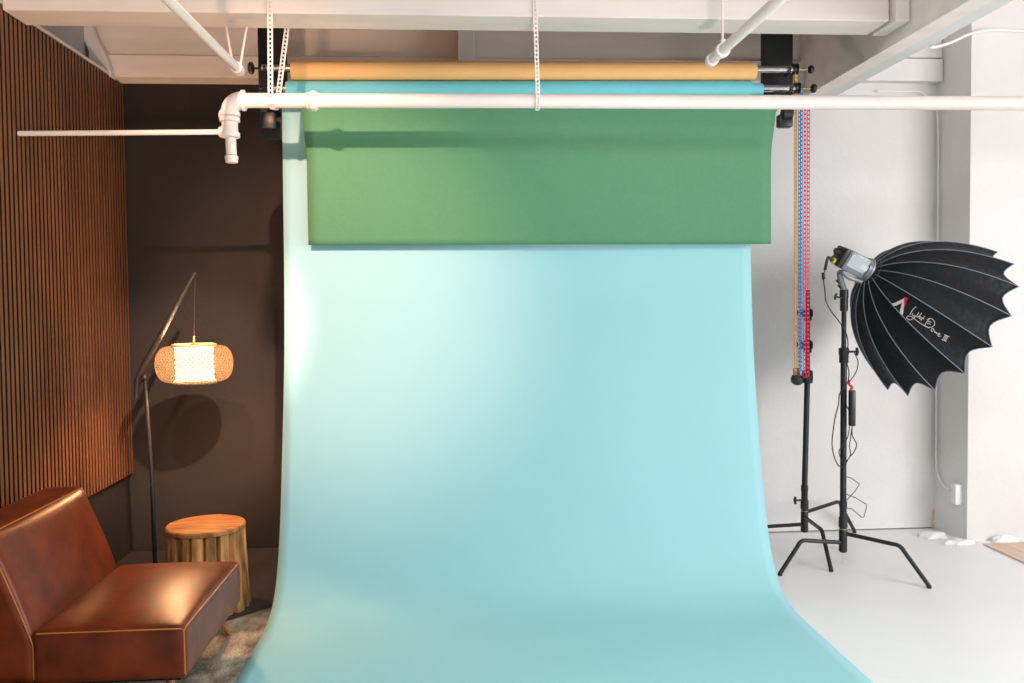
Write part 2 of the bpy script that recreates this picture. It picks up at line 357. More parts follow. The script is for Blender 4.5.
t2, a2, d2 = depth_pipe((712, 60), (778, 0), .024, Z1, 'white pipe pointing at the viewer, upper right above the orange roll')
b = nb(); q = a2 + d2*.16; tube(b, [q + V((0, 0, .02)), V((q.x, q.y, 3.70 if not 4.27 < q.y < 4.5 else 3.076))], .0055, 8)
lathe(b, q - d2*.02, d2, [(.026, 0), (.034, .003), (.034, .035), (.026, .038)], 16)
obox(b, q + V((0, 0, .035)), d2, d2.cross(V((0, 0, 1))).normalized(), V((0, 0, 1)), .03, .022, .035, .004)
obj('hanger', b, M['strap'], t2)
# perforated straps that carry the main pipe
def strap(pts, label, wd=.026, hole=.011):
    P = [V(p) for p in pts]; b = nb(); L = 0
    for s, e in zip(P[:-1], P[1:]):
        d = (e-s); ln = d.length; d.normalize(); a = V((1, 0, 0)); a = (a - d*a.dot(d)).normalized(); n = a.cross(d)
        k = max(1, int(ln/.021)); st = ln/k
        for i in range(k):
            c = s + d*(st*(i+.5))
            for sg in (-1, 1): obox(b, c + a*sg*(wd/2-(wd-hole)/4), a, n, d, (wd-hole)/2, .003, st+.0005)
            obox(b, c + d*(st/2-.0022), a, n, d, hole+.001, .003, .009)
    return tag(obj('hanger_strap', b, M['strap'], None, False), label, 'strap', 'perforated straps holding the main pipe')
zt_ = pz + R
sa = at(270, 3, Y=PY-.045); sb = at(270.5, 90, Y=PY-.045)
strap([V((at(270, 3, Y=4.26).x, 4.262, 3.60)), V((at(270, 16, Y=4.26).x, 4.262, 3.06)), V((sb.x, PY-.046, pz+.01)), V((sb.x, PY-.04, pz-.03)), V((sb.x, PY, pz-.048))], 'perforated white strap hanging straight down over the pipe, left of the blue roll')
s1 = at(287, 29, Y=4.49); s2 = at(277, 96, Y=PY+.045)
strap([V((s1.x, 4.49, 3.065)), V((s2.x, PY+.046, pz-.01)), V((s2.x-.003, PY+.02, pz-.047))], 'perforated white strap slanting down behind the pipe, left of the orange roll')
s3 = at(535, 3, Y=PY-.045); s4 = at(538, 95, Y=PY-.045)
strap([V((at(534, 3, Y=4.26).x, 4.262, 3.60)), V((at(535.5, 16, Y=4.26).x, 4.262, 3.06)), V((s4.x, PY-.046, pz+.01)), V((s4.x, PY-.04, pz-.03)), V((s4.x, PY, pz-.047))], 'perforated white strap holding the pipe mid-span in front of the orange roll', .022, .009)
# ------------------------------------------------------------------ backdrop supports
def hanger_board(px0, px1, zb, label):
    x0 = at(px0, 60, Y=5.03).x; x1 = at(px1, 60, Y=5.03).x
    t = thing('hanger_board', label, 'bracket', ((x0+x1)/2, 5.05, zb))
    b = nb(); box(b, x0, x1, 5.03, 5.07, zb, 3.748, .002); obj('board', b, M['blackboard'], t, False)
    return t, x0, x1
hl, hx0, hx1 = hanger_board(258, 286, 2.60, 'black upright board at the left end of the backdrop rolls')
hr, rx0, rx1 = hanger_board(763, 793, 2.86, 'black upright board at the right end of the backdrop rolls')
def hook_arm(parent, x, z, y):
    b = nb(); tube(b, smooth_path([V((x, 5.03, z+.01)), V((x, 4.98, z+.0)), V((x, y+.03, z-.03)), V((x, y, z-.036)), V((x, y-.03, z-.02)), V((x, y-.036, z+.004))], 5), .006, 8)
    obj('hook', b, M['black'], parent)
# ------------------------------------------------------------------ the three rolls
RY = 4.90
def roll(name, pxl, pxr, py, r, m, tl, tr, label, tup=.014, y=RY, step=None):
    a = at(pxl, py[0], Y=y); c = at(pxr, py[1], Y=y)
    t = thing(name, label, 'backdrop roll', ((a.x+c.x)/2, y, (a.z+c.z)/2-r))
    d = (c-a).normalized(); b = nb()
    if step:
        s = at(step, py[1], Y=y); n = (s-a).length
        lathe(b, a, d, [(.03, 0), (r, 0), (r, n), (r*.72, n+.001), (r*.72, (c-a).length), (.03, (c-a).length)], 32, False, False)
    else:
        lathe(b, a, d, [(.005, 0), (r, 0), (r, (c-a).length), (.005, (c-a).length)], 32, False, False)
    obj('paper_roll', b, m, t)
    e0 = V((at(tl, py[0], Y=y).x, y, a.z+tup)); e1 = V((at(tr, py[1], Y=y).x, y, c.z+tup))
    b = nb(); tube(b, [e0, e1], .0215, 20); obj('tube', b, M['chrome'], t)
    return t, e0, e1, a, c, d
def knob(parent, c, dx, lk, rk=.024, nm='knob'):
    s = 1 if dx > 0 else -1
    b = nb(); tube(b, [c, c + V((dx, 0, 0))], .006, 8); obj('spindle', b, M['brass'] if s > 0 else M['black'], parent)
    b = nb(); lathe(b, c + V((dx*.8, 0, 0)), V((s, 0, 0)), [(.008, 0), (rk*.7, .006), (rk, .012), (rk, .026), (rk*.7, .034), (.006, .036)], 14)
    obj(nm, b, M['black'], parent)
def sprocket(parent, c, m):
    b = nb(); lathe(b, c, V((1, 0, 0)), [(.012, 0), (.034, .002), (.034, .008), (.025, .011), (.025, .021), (.034, .024), (.034, .03), (.012, .032)], 20)
    obj('chain_wheel', b, m, parent)
to, o0, o1, oa, oc, od = roll('orange_backdrop_roll', 292, 754.5, (71, 71.5), .0535, M['orange_paper'], 262, 793, 'wide orange paper roll on a silver tube, topmost of the rolls')
sprocket(to, o1 + V((-.005, 0, 0)), M['black']); knob(to, o1 + V((.02, 0, 0)), .085, 0); knob(to, o0, -.05, 0, .034)
hook_arm(to, o0.x+.02, o0.z, RY); hook_arm(to, o1.x-.03, o1.z, RY)
tb, b0, b1, ba, bc, bd = roll('blue_backdrop_roll', 287, 761.5, (91.5, 90.5), .056, M['blue_roll'], 268, 795, 'blue paper roll below the orange one, its sheet sweeping down to the floor', step=749.5)
sprocket(tb, b1 + V((-.005, 0, 0)), M['black']); knob(tb, b1 + V((.02, 0, 0)), .09, 0, .026); knob(tb, b0, -.03, 0, .016)
hook_arm(tb, b0.x+.02, b0.z, RY); hook_arm(tb, b1.x-.03, b1.z, RY)
# sheet: profile (y, z) measured along both edges
rz = ba.z
prof = [(4.955, rz), (4.955, 2.6), (4.94, 2.2), (4.92, 1.8), (4.885, 1.4), (4.83, 1.08), (4.76, .76), (4.68, .45), (4.59, .235), (4.50, .12), (4.40, .055), (4.27, .022), (4.10, .014), (3.7, .014), (3.2, .014), (2.6, .014)]
pp = smooth_path([V((0, a, b)) for a, b in prof], 5)
b = nb(); rows = []; N = 48
for i, p in enumerate(pp):
    row = []
    for kx in range(N+1):
        u = kx/N; x = -.962 + (1.752+.962)*u
        edge = (abs(u-.5)*2)**6
        hgt = max(0, min(1, p.z/1.2)); 
        bulge = .016*math.sin(u*PI)*math.exp(-((p.z-.35)/.5)**2) + .004*math.sin(u*9+p.z*3)*hgt*(1-min(1, max(0, (p.z-2.2)/.5)))
        lift = .006*edge*(1 if p.z < .05 else 0)
        row.append(V((x + (.008 if u > .9 else 0)*0, p.y - bulge, p.z + lift)))
    rows.append(row)
quadstrip(b, rows); obj('paper_sheet', b, M['blue_paper'], tb, solid=.0012)
tg, g0, g1, ga, gc, gd = roll('green_backdrop_roll', 303, 775.5, (103.5, 104.5), .046, M['green_paper'], 263, 792, 'green paper roll nearest the viewer, short sheet hanging to mid-height', y=4.86)
sprocket(tg, g1 + V((.06, 0, 0)), M['black'])
knob(tg, g1 + V((.04, 0, 0)), .15, 0, .02)
c_ = at(784.5, 120, Y=4.86)
b = nb(); box(b, c_.x-.043, c_.x+.043, 4.83, 4.89, c_.z-.045, c_.z+.03, .012); lathe(b, c_ + V((-.03, -.03, .03)), V((1, 0, 0)), [(.02, 0), (.035, .005), (.035, .06), (.02, .065)], 16)
obj('clamp', b, M['black'], tg)
b = nb(); box(b, c_.x-.04, c_.x+.05, 4.90, 4.94, at(784, 98, Y=4.9).z, at(784, 92, Y=4.9).z, .003); obj('clamp_plate', b, M['black'], tg)
c_ = at(269, 122, Y=4.9); b = nb(); box(b, c_.x-.045, c_.x+.035, 4.88, 4.93, c_.z-.04, c_.z+.055, .01); obj('clamp', b, M['black'], tg)
hook_arm(tg, g0.x+.02, g0.z, 4.86); hook_arm(tg, g1.x-.02, g1.z, 4.86)
b = nb(); rows = []
for i in range(25):
    v = i/24; row = []
    yb = 4.86-.047 - .012*math.sin(v*PI*.9) + .058*v**1.5
    sh = 1 if v > .42 else .5-.5*math.cos(v/.42*PI)
    tr = at(776 - 5*sh, 175, Y=yb).x; tlx = at(302.5 + 4.5*sh, 175, Y=yb).x
    for kx in range(41):
        u = kx/40; x = tlx + (tr-tlx)*u; ztop = ga.z + (gc.z-ga.z)*u; zbot = at(307, 245, Y=4.87).z*(1-u) + at(771, 244, Y=4.87).z*u
        row.append(V((x, yb + .002*math.sin(u*14+v*2)*v, ztop + (zbot-ztop)*v)))
    rows.append(row)
quadstrip(b, rows); obj('paper_sheet', b, M['green_paper'], tg, solid=.0014)
# ------------------------------------------------------------------ hanging plastic chains (loops)
def strand(b, x, y, z0, z1, wd, st=.0245, r=.0021):
    for s in (-1, 1): tube(b, [V((x+s*wd/2, y, z0)), V((x+s*wd/2, y, z1))], r, 6)
    n = int(abs(z0-z1)/st)
    for i in range(n):
        z = z0 + (z1-z0)*(i+.5)/n; box(b, x-wd/2, x+wd/2, y-r, y+r, z-.0045, z+.0045)
def chain(px, wpx, pytop, pybot, m, label, y=4.88, dy=.03, wd=.011, top=None):
    b = nb(); q = at(px, 200, Y=y); x = q.x; zt = top or at(px, pytop, Y=y).z; zb = at(px, pybot, Y=y).z
    gap = wpx/2
    strand(b, x-gap, y-dy, zt, zb, wd); strand(b, x+gap, y+dy, zt, zb, wd)
    pts = [V((x-gap*math.cos(a), y-dy*math.cos(a), zb - .02*math.sin(a))) for a in [i*PI/8 for i in range(9)]]
    for s in (-1, 1): tube(b, [p + V((s*wd/2, 0, 0)) for p in pts], .0022, 6)
    pts = [V((x-gap*math.cos(a), y-dy*math.cos(a), zt + .03*math.sin(a))) for a in [i*PI/8 for i in range(9)]]
    for s in (-1, 1): tube(b, [p + V((s*wd/2, 0, 0)) for p in pts], .0022, 6)
    tag(obj('bead_chain', b, m), label, 'chain')
chain(795.6, .003, 68, 372, M['chain_orange'], 'orange plastic chain loop hanging from the top roll wheel', y=4.90, dy=.007, wd=.011, top=o1.z)
chain(800.3, .006, 88, 372, M['chain_blue'], 'blue plastic chain loop hanging from the blue roll wheel', y=4.90, dy=.024, wd=.010, top=b1.z)
chain(806.6, .027, 112, 374, M['chain_red'], 'crimson plastic chain loop hanging from the green roll wheel', y=4.86, dy=.008, wd=.012, top=g1.z-.01)
# ------------------------------------------------------------------ light stands
def turtle_leg(hub, ztop, foot, up=.24, r=.0125):
    # out from the hub nearly level, then bending down to the floor
    f = V(foot); h0 = V((hub[0], hub[1], ztop)); d = f - h0; d.z = 0; ln = d.length; d.normalize()
    P = [h0 + d*.02, h0 + d*(ln*.60) + V((0, 0, up-ztop)), h0 + d*(ln*.72) + V((0, 0, up-ztop-.03)), f + V((0, 0, .012))]
    pts = [P[0]]
    kx, ky = P[1], P[2]
    for i in range(9):
        t = i/8; c = h0 + d*(ln*.68) + V((0, 0, up-ztop+.004))
        pts.append((1-t)**2*kx + 2*t*(1-t)*c + t*t*ky)
    pts.append(P[3]); b = nb(); tube(b, pts, r, 12); return b
def tee_knob(parent, c, d, nm='knob', s=1):
    b = nb(); tube(b, [c, c + d*.05*s], .007*s, 10); a, u = frame(d)
    tube(b, [c + d*.045*s - u*.024*s, c + d*.05*s, c + d*.045*s + u*.024*s], [.008*s, .01*s, .008*s], 10); obj(nm, b, M['black'], parent)
def c_stand(hub, hz, feet, ztops, label, pole_top, rp, lean=(0, 0)):
    t = thing('light_stand', label, 'light stand', (hub[0], hub[1], 0))
    for f, zt in zip(feet, ztops):
        l = obj('leg', turtle_leg(hub, zt[0], (f[0], f[1], 0), zt[1]), M['black'], t)
        b = nb(); d = V((f[0]-hub[0], f[1]-hub[1], -1.8*.25)).normalized(); tube(b, [V((f[0], f[1], .016)), V((f[0], f[1], .0))], [.0130, .0138], 12); obj('rubber_foot', b, M['black'], l)
    b = nb(); lathe(b, V((hub[0], hub[1], hz)), V((0, 0, 1)), [(.018, 0), (.024, .006), (.024, .07), (.024, .135), (.022, .14), (.022, .15), (.026, .155), (.026, .21), (.021, .215), (.021, .27), (.023, .275), (.023, .31), (.0175, .315)], 20); obj('hub', b, M['black'], t)
    b = nb(); lathe(b, V((hub[0], hub[1], hz+.138)), V((0, 0, 1)), [(.0215, 0), (.0228, .001), (.0228, .006), (.0215, .007)], 20); obj('brass_ring', b, M['brass'], t)
    b = nb(); tube(b, [V((hub[0], hub[1], hz+.3)), V((hub[0]+lean[0], hub[1]+lean[1], pole_top))], rp, 16); obj('pole', b, M['black'], t)
    return t
HX, HY = 2.33, 4.95
hx_ = at(843, 540, Y=HY).x
leanA = at(844, 300, Y=HY).x - hx_
hzA = at(843, 552, Y=HY).z
fsr = at(929, 588, Z=0); fsl = at(780, 575.5, Z=0)
third = V((hx_, HY, 0)); dd = V((hx_, HY, 0)).normalized(); third = third + dd*.47
SA = c_stand((hx_, HY), hzA, [fsr, fsl, third], [(hzA+.115, .215), (hzA+.06, .20), (hzA+.085, .19)], 'black steel stand carrying the big umbrella softbox, nearest the viewer', at(844, 350, Y=HY).z, .0185, (leanA*.8, 0))
ht = at(846, 290, Y=HY)
zc = at(844, 355, Y=HY).z; cx_ = hx_ + leanA*.8
b = nb(); lathe(b, V((cx_, HY, zc-.05)), V((0, 0, 1)), [(.019, 0), (.027, .004), (.027, .05), (.03, .055), (.03, .09), (.02, .095)], 18); obj('collar', b, M['black'], SA)
tee_knob(SA, V((cx_+.028, HY-.01, zc+.02)), V((1, -.1, 0)).normalized())
b = nb(); tube(b, [V((cx_, HY, zc)), V((cx_, HY, at(843, 296, Y=HY).z))], .0145, 14); obj('riser', b, M['black'], SA)
b = nb(); zc2 = at(843, 303, Y=HY).z; lathe(b, V((cx_, HY, zc2-.05)), V((0, 0, 1)), [(.016, 0), (.023, .004), (.023, .09), (.016, .095)], 16); obj('collar', b, M['black'], SA)
tee_knob(SA, V((cx_-.02, HY-.01, zc2+.03)), V((-1, 0, .25)).normalized(), s=.8)
# second stand behind
BX, BY = at(804.5, 500, Y=5.42).x, 5.42
hzB = at(804, 532, Y=BY).z
fb1 = at(831, 571.5, Z=0); fb2 = V((BX+.50, BY+.33, 0)); fb3 = V((BX-.48, BY+.12, 0))
leanB = at(807.5, 372, Y=BY).x - BX
SB = c_stand((BX, BY), hzB, [fb1, fb2, fb3], [(hzB+.10, .21), (hzB+.13, .25), (hzB+.05, .13)], 'black steel stand behind the coloured chains, close to the back wall', at(807, 372, Y=BY).z, .0185, (leanB, 0))
tee_knob(SB, V((BX-.02, BY-.01, hzB+.215)), V((-1, 0, 0)), s=1)
px_ = BX + leanB
b = nb(); zq = at(807, 376, Y=BY).z; lathe(b, V((px_, BY, zq-.05)), V((0, 0, 1)), [(.02, 0), (.033, .006), (.036, .04), (.033, .085), (.02, .09)], 18); obj('grip_head', b, M['black'], SB)
b = nb(); cq = at(797, 379.5, Y=BY-.03); lathe(b, cq + V((0, -.035, 0)), V((0, 1, 0)), [(.018, 0), (.032, .006), (.038, .02), (.038, .05), (.03, .064), (.015, .07)], 18); tube(b, [cq, V((px_, BY, cq.z))], .012, 10); box(b, cq.x-.022, cq.x+.018, cq.y-.02, cq.y+.02, cq.z+.02, cq.z+.075, .008); obj('grip_disc', b, M['black'], SB)
b = nb(); tube(b, [V((px_, BY, zq)), V((px_+.002, BY, at(807, 290, Y=BY).z))], [.0165, .0135], 14); obj('riser', b, M['black'], SB)
for py in (314, 346):
    zz = at(807, py, Y=BY).z; b = nb(); lathe(b, V((px_+.001, BY, zz-.045)), V((0, 0, 1)), [(.016, 0), (.025, .005), (.025, .08), (.016, .085)], 16)
    box(b, px_-.05, px_+.03, BY-.022, BY+.015, zz-.02, zz+.03, .008); obj('collar', b, M['black'], SB)
    tee_knob(SB, V((px_-.045, BY-.01, zz+.01)), V((-1, 0, 0)), s=.6)
# ------------------------------------------------------------------ studio light and dome softbox
hc = at(870, 272, Y=4.93)                       # where head and dome join
rr = (hc - V((0, 0, H))).normalized(); right = rr.cross(V((0, 0, 1))).normalized(); up = right.cross(rr).normalized()
TH = 1.0775
img = right*math.cos(.662) - up*math.sin(.662)
AX = (img*math.sin(TH) + rr*math.cos(TH)).normalized()
side = AX.cross(rr).normalized()                  # across the housing, in the picture plane
nrm = side.cross(AX).normalized()
if nrm.dot(rr) > 0: nrm = -nrm                    # faces the viewer
if side.dot(up) < 0: side = -side
hd = thing('studio_light', 'grey and black continuous studio light mounted on the front stand', 'studio light', V((cx_, HY, at(843, 296, Y=HY).z)))
DAX, DSIDE, DNRM = AX, side, nrm
AX = ((right*math.cos(.52) - up*math.sin(.52))*math.sin(TH) + rr*math.cos(TH)).normalized()
side = AX.cross(rr).normalized(); nrm = side.cross(AX).normalized()
if nrm.dot(rr) > 0: nrm = -nrm
if side.dot(up) < 0: side = -side
hh = at(869, 271, Y=4.93)
def P3(a, s, n): return hh + AX*a + side*s + nrm*n
b = nb(); obox(b, P3(-.118, 0, 0), AX, side, nrm, .150, .125, .13, .014); obj('housing', b, M['grey_metal'], hd)
b = nb(); obox(b, P3(-.118, .008, .066), AX, side, nrm, .12, .078, .004, .001); obj('side_panel', b, M['light_panel'], hd, False)
b = nb(); obox(b, P3(-.075, .014, .0685), AX, side, nrm, .05, .007, .003); obox(b, P3(-.075, -.008, .0685), AX, side, nrm, .05, .007, .003); obox(b, P3(-.075, .003, .068), AX, side, nrm, .05, .03, .002); obj('printed_label', b, M['light_label'], hd, False)
b = nb(); obox(b, P3(-.207, 0, 0), AX, side, nrm, .034, .115, .12, .008)
for i in range(5): obox(b, P3(-.226, -.045+.0225*i, 0), AX, side, nrm, .012, .008, .09)
obj('rear_grille', b, M['black'], hd)
b = nb(); hy_ = P3(-.2, .06, .0).y; tube(b, smooth_path([at(x, y, Y=hy_) for x, y in ((845, 255), (843.2, 249.5), (836, 249), (834.6, 251.5), (837.5, 255), (842, 257))], 6), .0075, 8); obj('handle', b, M['black'], hd)
b = nb(); lathe(b, P3(-.045, 0, 0), AX, [(.055, 0), (.068, .004), (.070, .02), (.074, .022), (.074, .035), (.06, .04)], 26); obj('mount_ring', b, M['grey_metal'], hd)
# yoke down to the stand
b = nb(); yk = V((cx_, HY, at(843, 290, Y=HY).z))
tube(b, smooth_path([P3(-.17, -.07, .05), P3(-.12, -.085, .055), P3(-.03, -.075, .05)], 5), .013, 10)
tube(b, smooth_path([P3(-.16, -.075, .05), P3(-.165, -.095, .03), yk + V((0.004, 0, -.01))], 6), .017, 12)
obj('yoke', b, M['grey_metal'], hd)
b = nb(); lathe(b, yk + V((0, 0, -.05)), V((0, 0, 1)), [(.018, 0), (.026, .004), (.026, .05), (.018, .055)], 14); tube(b, [yk, yk + V((-.035, -.01, .03))], .012, 8); tube(b, [yk + V((-.01, 0, .03)), yk+V((-.045, 0, .06))], .010, 8); obj('tilt_clamp', b, M['black'], hd)
b = nb(); pj = P3(-.228, -.04, .02); lathe(b, pj, -AX, [(.012, 0), (.019, .003), (.019, .016), (.014, .018)], 14); obj('connector_ring', b, M['yellow'], hd)
cpj = pj - AX*.02
q1 = at(825, 270, Y=HY-.05); q2 = at(823.5, 278, Y=HY-.05)
b = nb(); tube(b, smooth_path([cpj, cpj - AX*.03, q1], 5), [.009]*11, 8)
obj('plug', b, M['black'], hd)
def px(pts, y): return [at(x, yy, Y=y) for x, yy in pts]
b = nb(); tube(b, smooth_path(px([(825, 270), (823.5, 278), (824.8, 290), (826, 301), (831, 311), (838, 320), (846, 333), (848, 345), (846, 358), (849, 372), (848, 382)], HY-.045), 6), .0036, 8); obj('cable', b, M['cable'], hd)
b = nb(); tube(b, px([(823.3, 272.5), (823.7, 279.5)], HY-.05), .010, 10); obj('inline_connector', b, M['black'], hd)
# power brick hung off the stand by a red strap
pb = thing('power_brick', 'slim black power brick hanging from a red strap on the front stand', 'power supply', at(852, 427, Y=HY-.05))
b = nb(); q = at(852, 390, Y=HY-.05); q_ = at(852, 426, Y=HY-.05); obox(b, (q+q_)/2, V((1, 0, 0)), V((0, 1, 0)), V((0, 0, 1)), .032, .04, (q-q_).length, .007); obj('brick_body', b, M['black'], pb)
b = nb(); tube(b, smooth_path(px([(850, 380), (849, 384), (852, 387), (851, 390), (854.5, 392)], HY-.06), 5), .0075, 8); obj('red_strap', b, M['red'], pb)
b = nb(); tube(b, smooth_path(px([(852, 426), (852.5, 436), (856.5, 444), (854, 452), (849, 458), (845, 466), (843, 474)], HY-.035), 6), .0032, 8)
tube(b, smooth_path(px([(852, 428), (850.5, 438), (849.5, 446), (850.5, 455), (846, 462)], HY-.03), 6), .003, 8)
tube(b, smooth_path(px([(850, 381), (856, 372), (858, 362), (854, 352)], HY-.03), 6), .0032, 8)
tube(b, smooth_path(px([(848, 382), (840, 393), (838.5, 404), (835.5, 416), (834, 424), (832, 443), (834, 456), (838, 465), (842, 467)], HY-.03), 6), .0036, 8)
tube(b, smooth_path(px([(846, 404), (850, 416), (848, 436), (842, 446), (839, 452), (842, 462)], HY-.035), 6), .003, 8); obj('cable', b, M['cable'], pb)
b = nb(); tube(b, px([(845, 476), (851, 478), (859.5, 484), (856, 490), (846, 501)], HY-.03), .003, 8)
tube(b, px([(846, 494), (856, 498), (866, 504), (866.5, 507), (864, 517), (862, 517.5), (852, 509), (845, 508)], HY-.03), .003, 8)
tag(obj('loose_cable', b, M['cable_blue']), 'thin slate cable bent in angular loops beside the front stand pole', 'cable')
# the dome: sixteen ribs, fabric sagging between them
NR = 16; RD, LD, r0 = .514, .582, .07
ap = hc; AX, side, nrm = DAX, DSIDE, DNRM
U0 = side; W0 = nrm
def prof_(t):
    p0, p1, p2 = (r0, 0.0), (RD*.74, LD*.16), (RD, LD)
    return tuple((1-t)**2*p0[i] + 2*t*(1-t)*p1[i] + t*t*p2[i] for i in (0, 1))
PH = 2.266
def dome(k, t, off=0):
    """k: rib coordinate (integer on a rib), t: 0 at the ring, 1 at the rim"""
    f = k - math.floor(k); sag = math.sin(f*PI)
    tt = t*(1 - .055*sag*t**3)
    r, h = prof_(tt); r1, h1 = prof_(min(1, tt+.01)); r2, h2 = prof_(max(0, tt-.01))
    r -= .032*sag*t*(1.0)
    a = PH + k*2*PI/NR
    rad = U0*math.cos(a) + W0*math.sin(a)
    n = (rad*(h1-h2) - AX*(r1-r2)).normalized()
    return ap + AX*h + rad*r + n*off
sb_ = thing('dome_softbox', 'large black dome softbox with grey seams and printed logo, tilted towards the floor', 'softbox', ap)
NS = 8; b = nb(); rows = [[dome(k/NS, t/20) for k in range(NR*NS)] for t in range(21)]
quadstrip(b, rows, True); obj('fabric_shell', b, M['dome'], sb_, solid=.002)
for kk in range(NR):
    b = nb(); tube(b, [dome(kk, t/24, .002) for t in range(25)], .0030, 6); obj('rib', b, M['seam'], sb_)
b = nb(); pts = [dome(k/NS, 1, .0) for k in range(NR*NS+1)]; tube(b, pts, .0032, 6); obj('rim_binding', b, M['seam'], sb_)
b = nb(); lathe(b, hc + AX*.004, AX, [(r0+.012, 0), (r0+.014, .01), (r0-.01, .03)], 32, False, False); obj('speed_ring', b, M['grey_metal'], sb_, solid=.006)
# pick the panel that holds the logo: it is the one whose middle is seen at about (935, 325)
LOGO_K = None
# print: local (s along the panel from the ring, v across, in panel units) -> on the fabric
def logo_frame():
    best = None
    for k in range(NR):
        c = dome(k+.5, .62)
        d = CR.inverted() @ (c - V((0, 0, H))); x = 512 + F*d.x/-d.z; y = CY - F*d.y/-d.z
        e = (x-932)**2 + (y-326)**2
        if best is None or e < best[0]: best = (e, k, x, y)
    return best[1]
LK = logo_frame()
def proj(p):
    d = CR.inverted() @ (p - V((0, 0, H))); return 512 + F*d.x/-d.z, CY - F*d.y/-d.z
def on_panel(x, y):          # panel coordinates of a measured point
    k, t = LK+.5, .5
    for _ in range(40):
        x0, y0 = proj(dome(k, t)); e = 1e-3
        xk, yk_ = proj(dome(k+e, t)); xt, yt = proj(dome(k, t+e))
        a, b_, c, d = (xk-x0)/e, (xt-x0)/e, (yk_-y0)/e, (yt-y0)/e; det = a*d-b_*c
        dx, dy = x-x0, y-y0
        k += max(-.2, min(.2, (d*dx-b_*dy)/det*.7)); t += max(-.15, min(.15, (a*dy-c*dx)/det*.7))
        k = max(LK+.02, min(LK+.98, k)); t = max(.02, min(.98, t))
    return k, t
def print_poly(b, pts, off=.004):
    c = [sum(p[i] for p in pts)/len(pts) for i in (0, 1)]
    fine = []
    for p, q in zip(pts, pts[1:]+pts[:1]):
        for i in range(3): fine.append((p[0]+(q[0]-p[0])*i/3, p[1]+(q[1]-p[1])*i/3))
    vs = [b.verts.new(dome(*on_panel(*p), off)) for p in fine]; cv = b.verts.new(dome(*on_panel(*c), off))
    for i in range(len(vs)): b.faces.new((vs[i], vs[(i+1) % len(vs)], cv))
# points read off the fabric print; (lx, ly) in the enlarged view of the logo
def L(lx, ly): return (890 + lx/11.386, 290 + ly/11.386)
b = nb(); print_poly(b, [L(8, 172), L(28, 198), L(160, 138), L(163, 95)]); print_poly(b, [L(108, 265), L(130, 285), L(148, 278), L(160, 215), L(160, 140), L(140, 150)])
obj('logo_mark', b, M['logo_white'], sb_, False, solid=.001)
b = nb(); print_poly(b, [L(165, 78), L(205, 95), L(160, 215), L(150, 238), L(160, 150)]); obj('logo_accent', b, M['red'], sb_, False, solid=.001)
strokes = [[(300, 190), (262, 222), (238, 262), (226, 282)], [(262, 262), (254, 282), (262, 292)], [(280, 284), (268, 296), (284, 304), (292, 290), (276, 316), (240, 338), (205, 332), (192, 312), (208, 296), (246, 302), (300, 344), (352, 382), (398, 410), (446, 432)],
 [(330, 252), (304, 300), (318, 306), (330, 296), (336, 318)], [(362, 260), (336, 300), (330, 322), (346, 320), (352, 336)], [(398, 296), (364, 330), (352, 350)], [(340, 300), (372, 322), (388, 330)],
 [(452, 326), (424, 356), (398, 396), (392, 414)], [(420, 340), (452, 322), (486, 334), (508, 370), (502, 402), (470, 424), (430, 420), (396, 404)], [(430, 352), (474, 368)], [(420, 374), (462, 390)],
 [(488, 436), (468, 452), (474, 470), (492, 462), (500, 446), (488, 436)], [(512, 462), (506, 486), (518, 476), (524, 490), (532, 480), (532, 500)], [(544, 500), (562, 506), (566, 494), (552, 492), (544, 512), (556, 526), (578, 522)],
 [(632, 510), (598, 566)], [(646, 516), (614, 572)], [(660, 522), (628, 580)], [(618, 506), (676, 532)], [(588, 560), (640, 584)]]
b = nb()
for s in strokes:
    pts = [dome(*on_panel(*L(*p)), .004) for p in s]
    tube(b, smooth_path(pts, 3) if len(pts) > 2 else pts, .0019, 5)
obj('logo_script', b, M['logo_white'], sb_)
# ------------------------------------------------------------------ floor lamp
LY = 5.0
lp = thing('floor_lamp', 'black arc floor lamp with a woven rattan lantern shade, lit, in the dark corner', 'lamp', V((at(156, 590, Y=LY).x, LY, 0)))
fx = lp.location.x
b = nb(); lathe(b, V((fx, LY, 0)), V((0, 0, 1)), [(.13, 0), (.135, .004), (.135, .016), (.128, .022), (.02, .026), (.014, .05)], 32); obj('base', b, M['arm_black'], lp)
jt = at(144.5, 376, Y=LY)
b = nb(); tube(b, [V((fx, LY, .03)), at(152, 480, Y=LY), jt + V((0, 0, .01))], [.013, .012, .010], 12); obj('pole', b, M['arm_black'], lp)
tp = at(195, 272.5, Y=LY)
b = nb(); lo_ = at(137.5, 372, Y=LY); tube(b, [at(136, 398, Y=LY), at(137, 380, Y=LY), at(145, 363, Y=LY), at(160, 337, Y=LY), at(176, 306, Y=LY), tp], [.012, .015, .018, .017, .014, .010], 12); obj('arm', b, M['arm_black'], lp)
b = nb(); tube(b, [at(136.5, 384, Y=LY), jt + V((.002, 0, -.005))], .012, 10); lathe(b, jt + V((0, -.02, -.01)), V((0, 1, 0)), [(.01, 0), (.016, .004), (.016, .036), (.01, .04)], 14); obj('joint', b, M['arm_black'], lp)
sc_ = at(194.5, 363, Y=LY); s_top = at(194.5, 345, Y=LY).z; s_bot = at(194.5, 382, Y=LY).z
b = nb(); tube(b, [tp + V((0, 0, -.004)), V((sc_.x, LY, s_top+.05))], .0018, 8); obj('cord', b, M['arm_black'], lp)
b = nb(); lathe(b, V((sc_.x, LY, s_top-.005)), V((0, 0, 1)), [(.035, 0), (.03, .008), (.008, .014), (.006, .055), (.003, .06)], 16); obj('socket_cap', b, M['brass'], lp)
Rs = .213; hs = (s_top-s_bot)/2; rt = .118
shade = nb(); seg = 64; n = 18; rows = []
uv = []
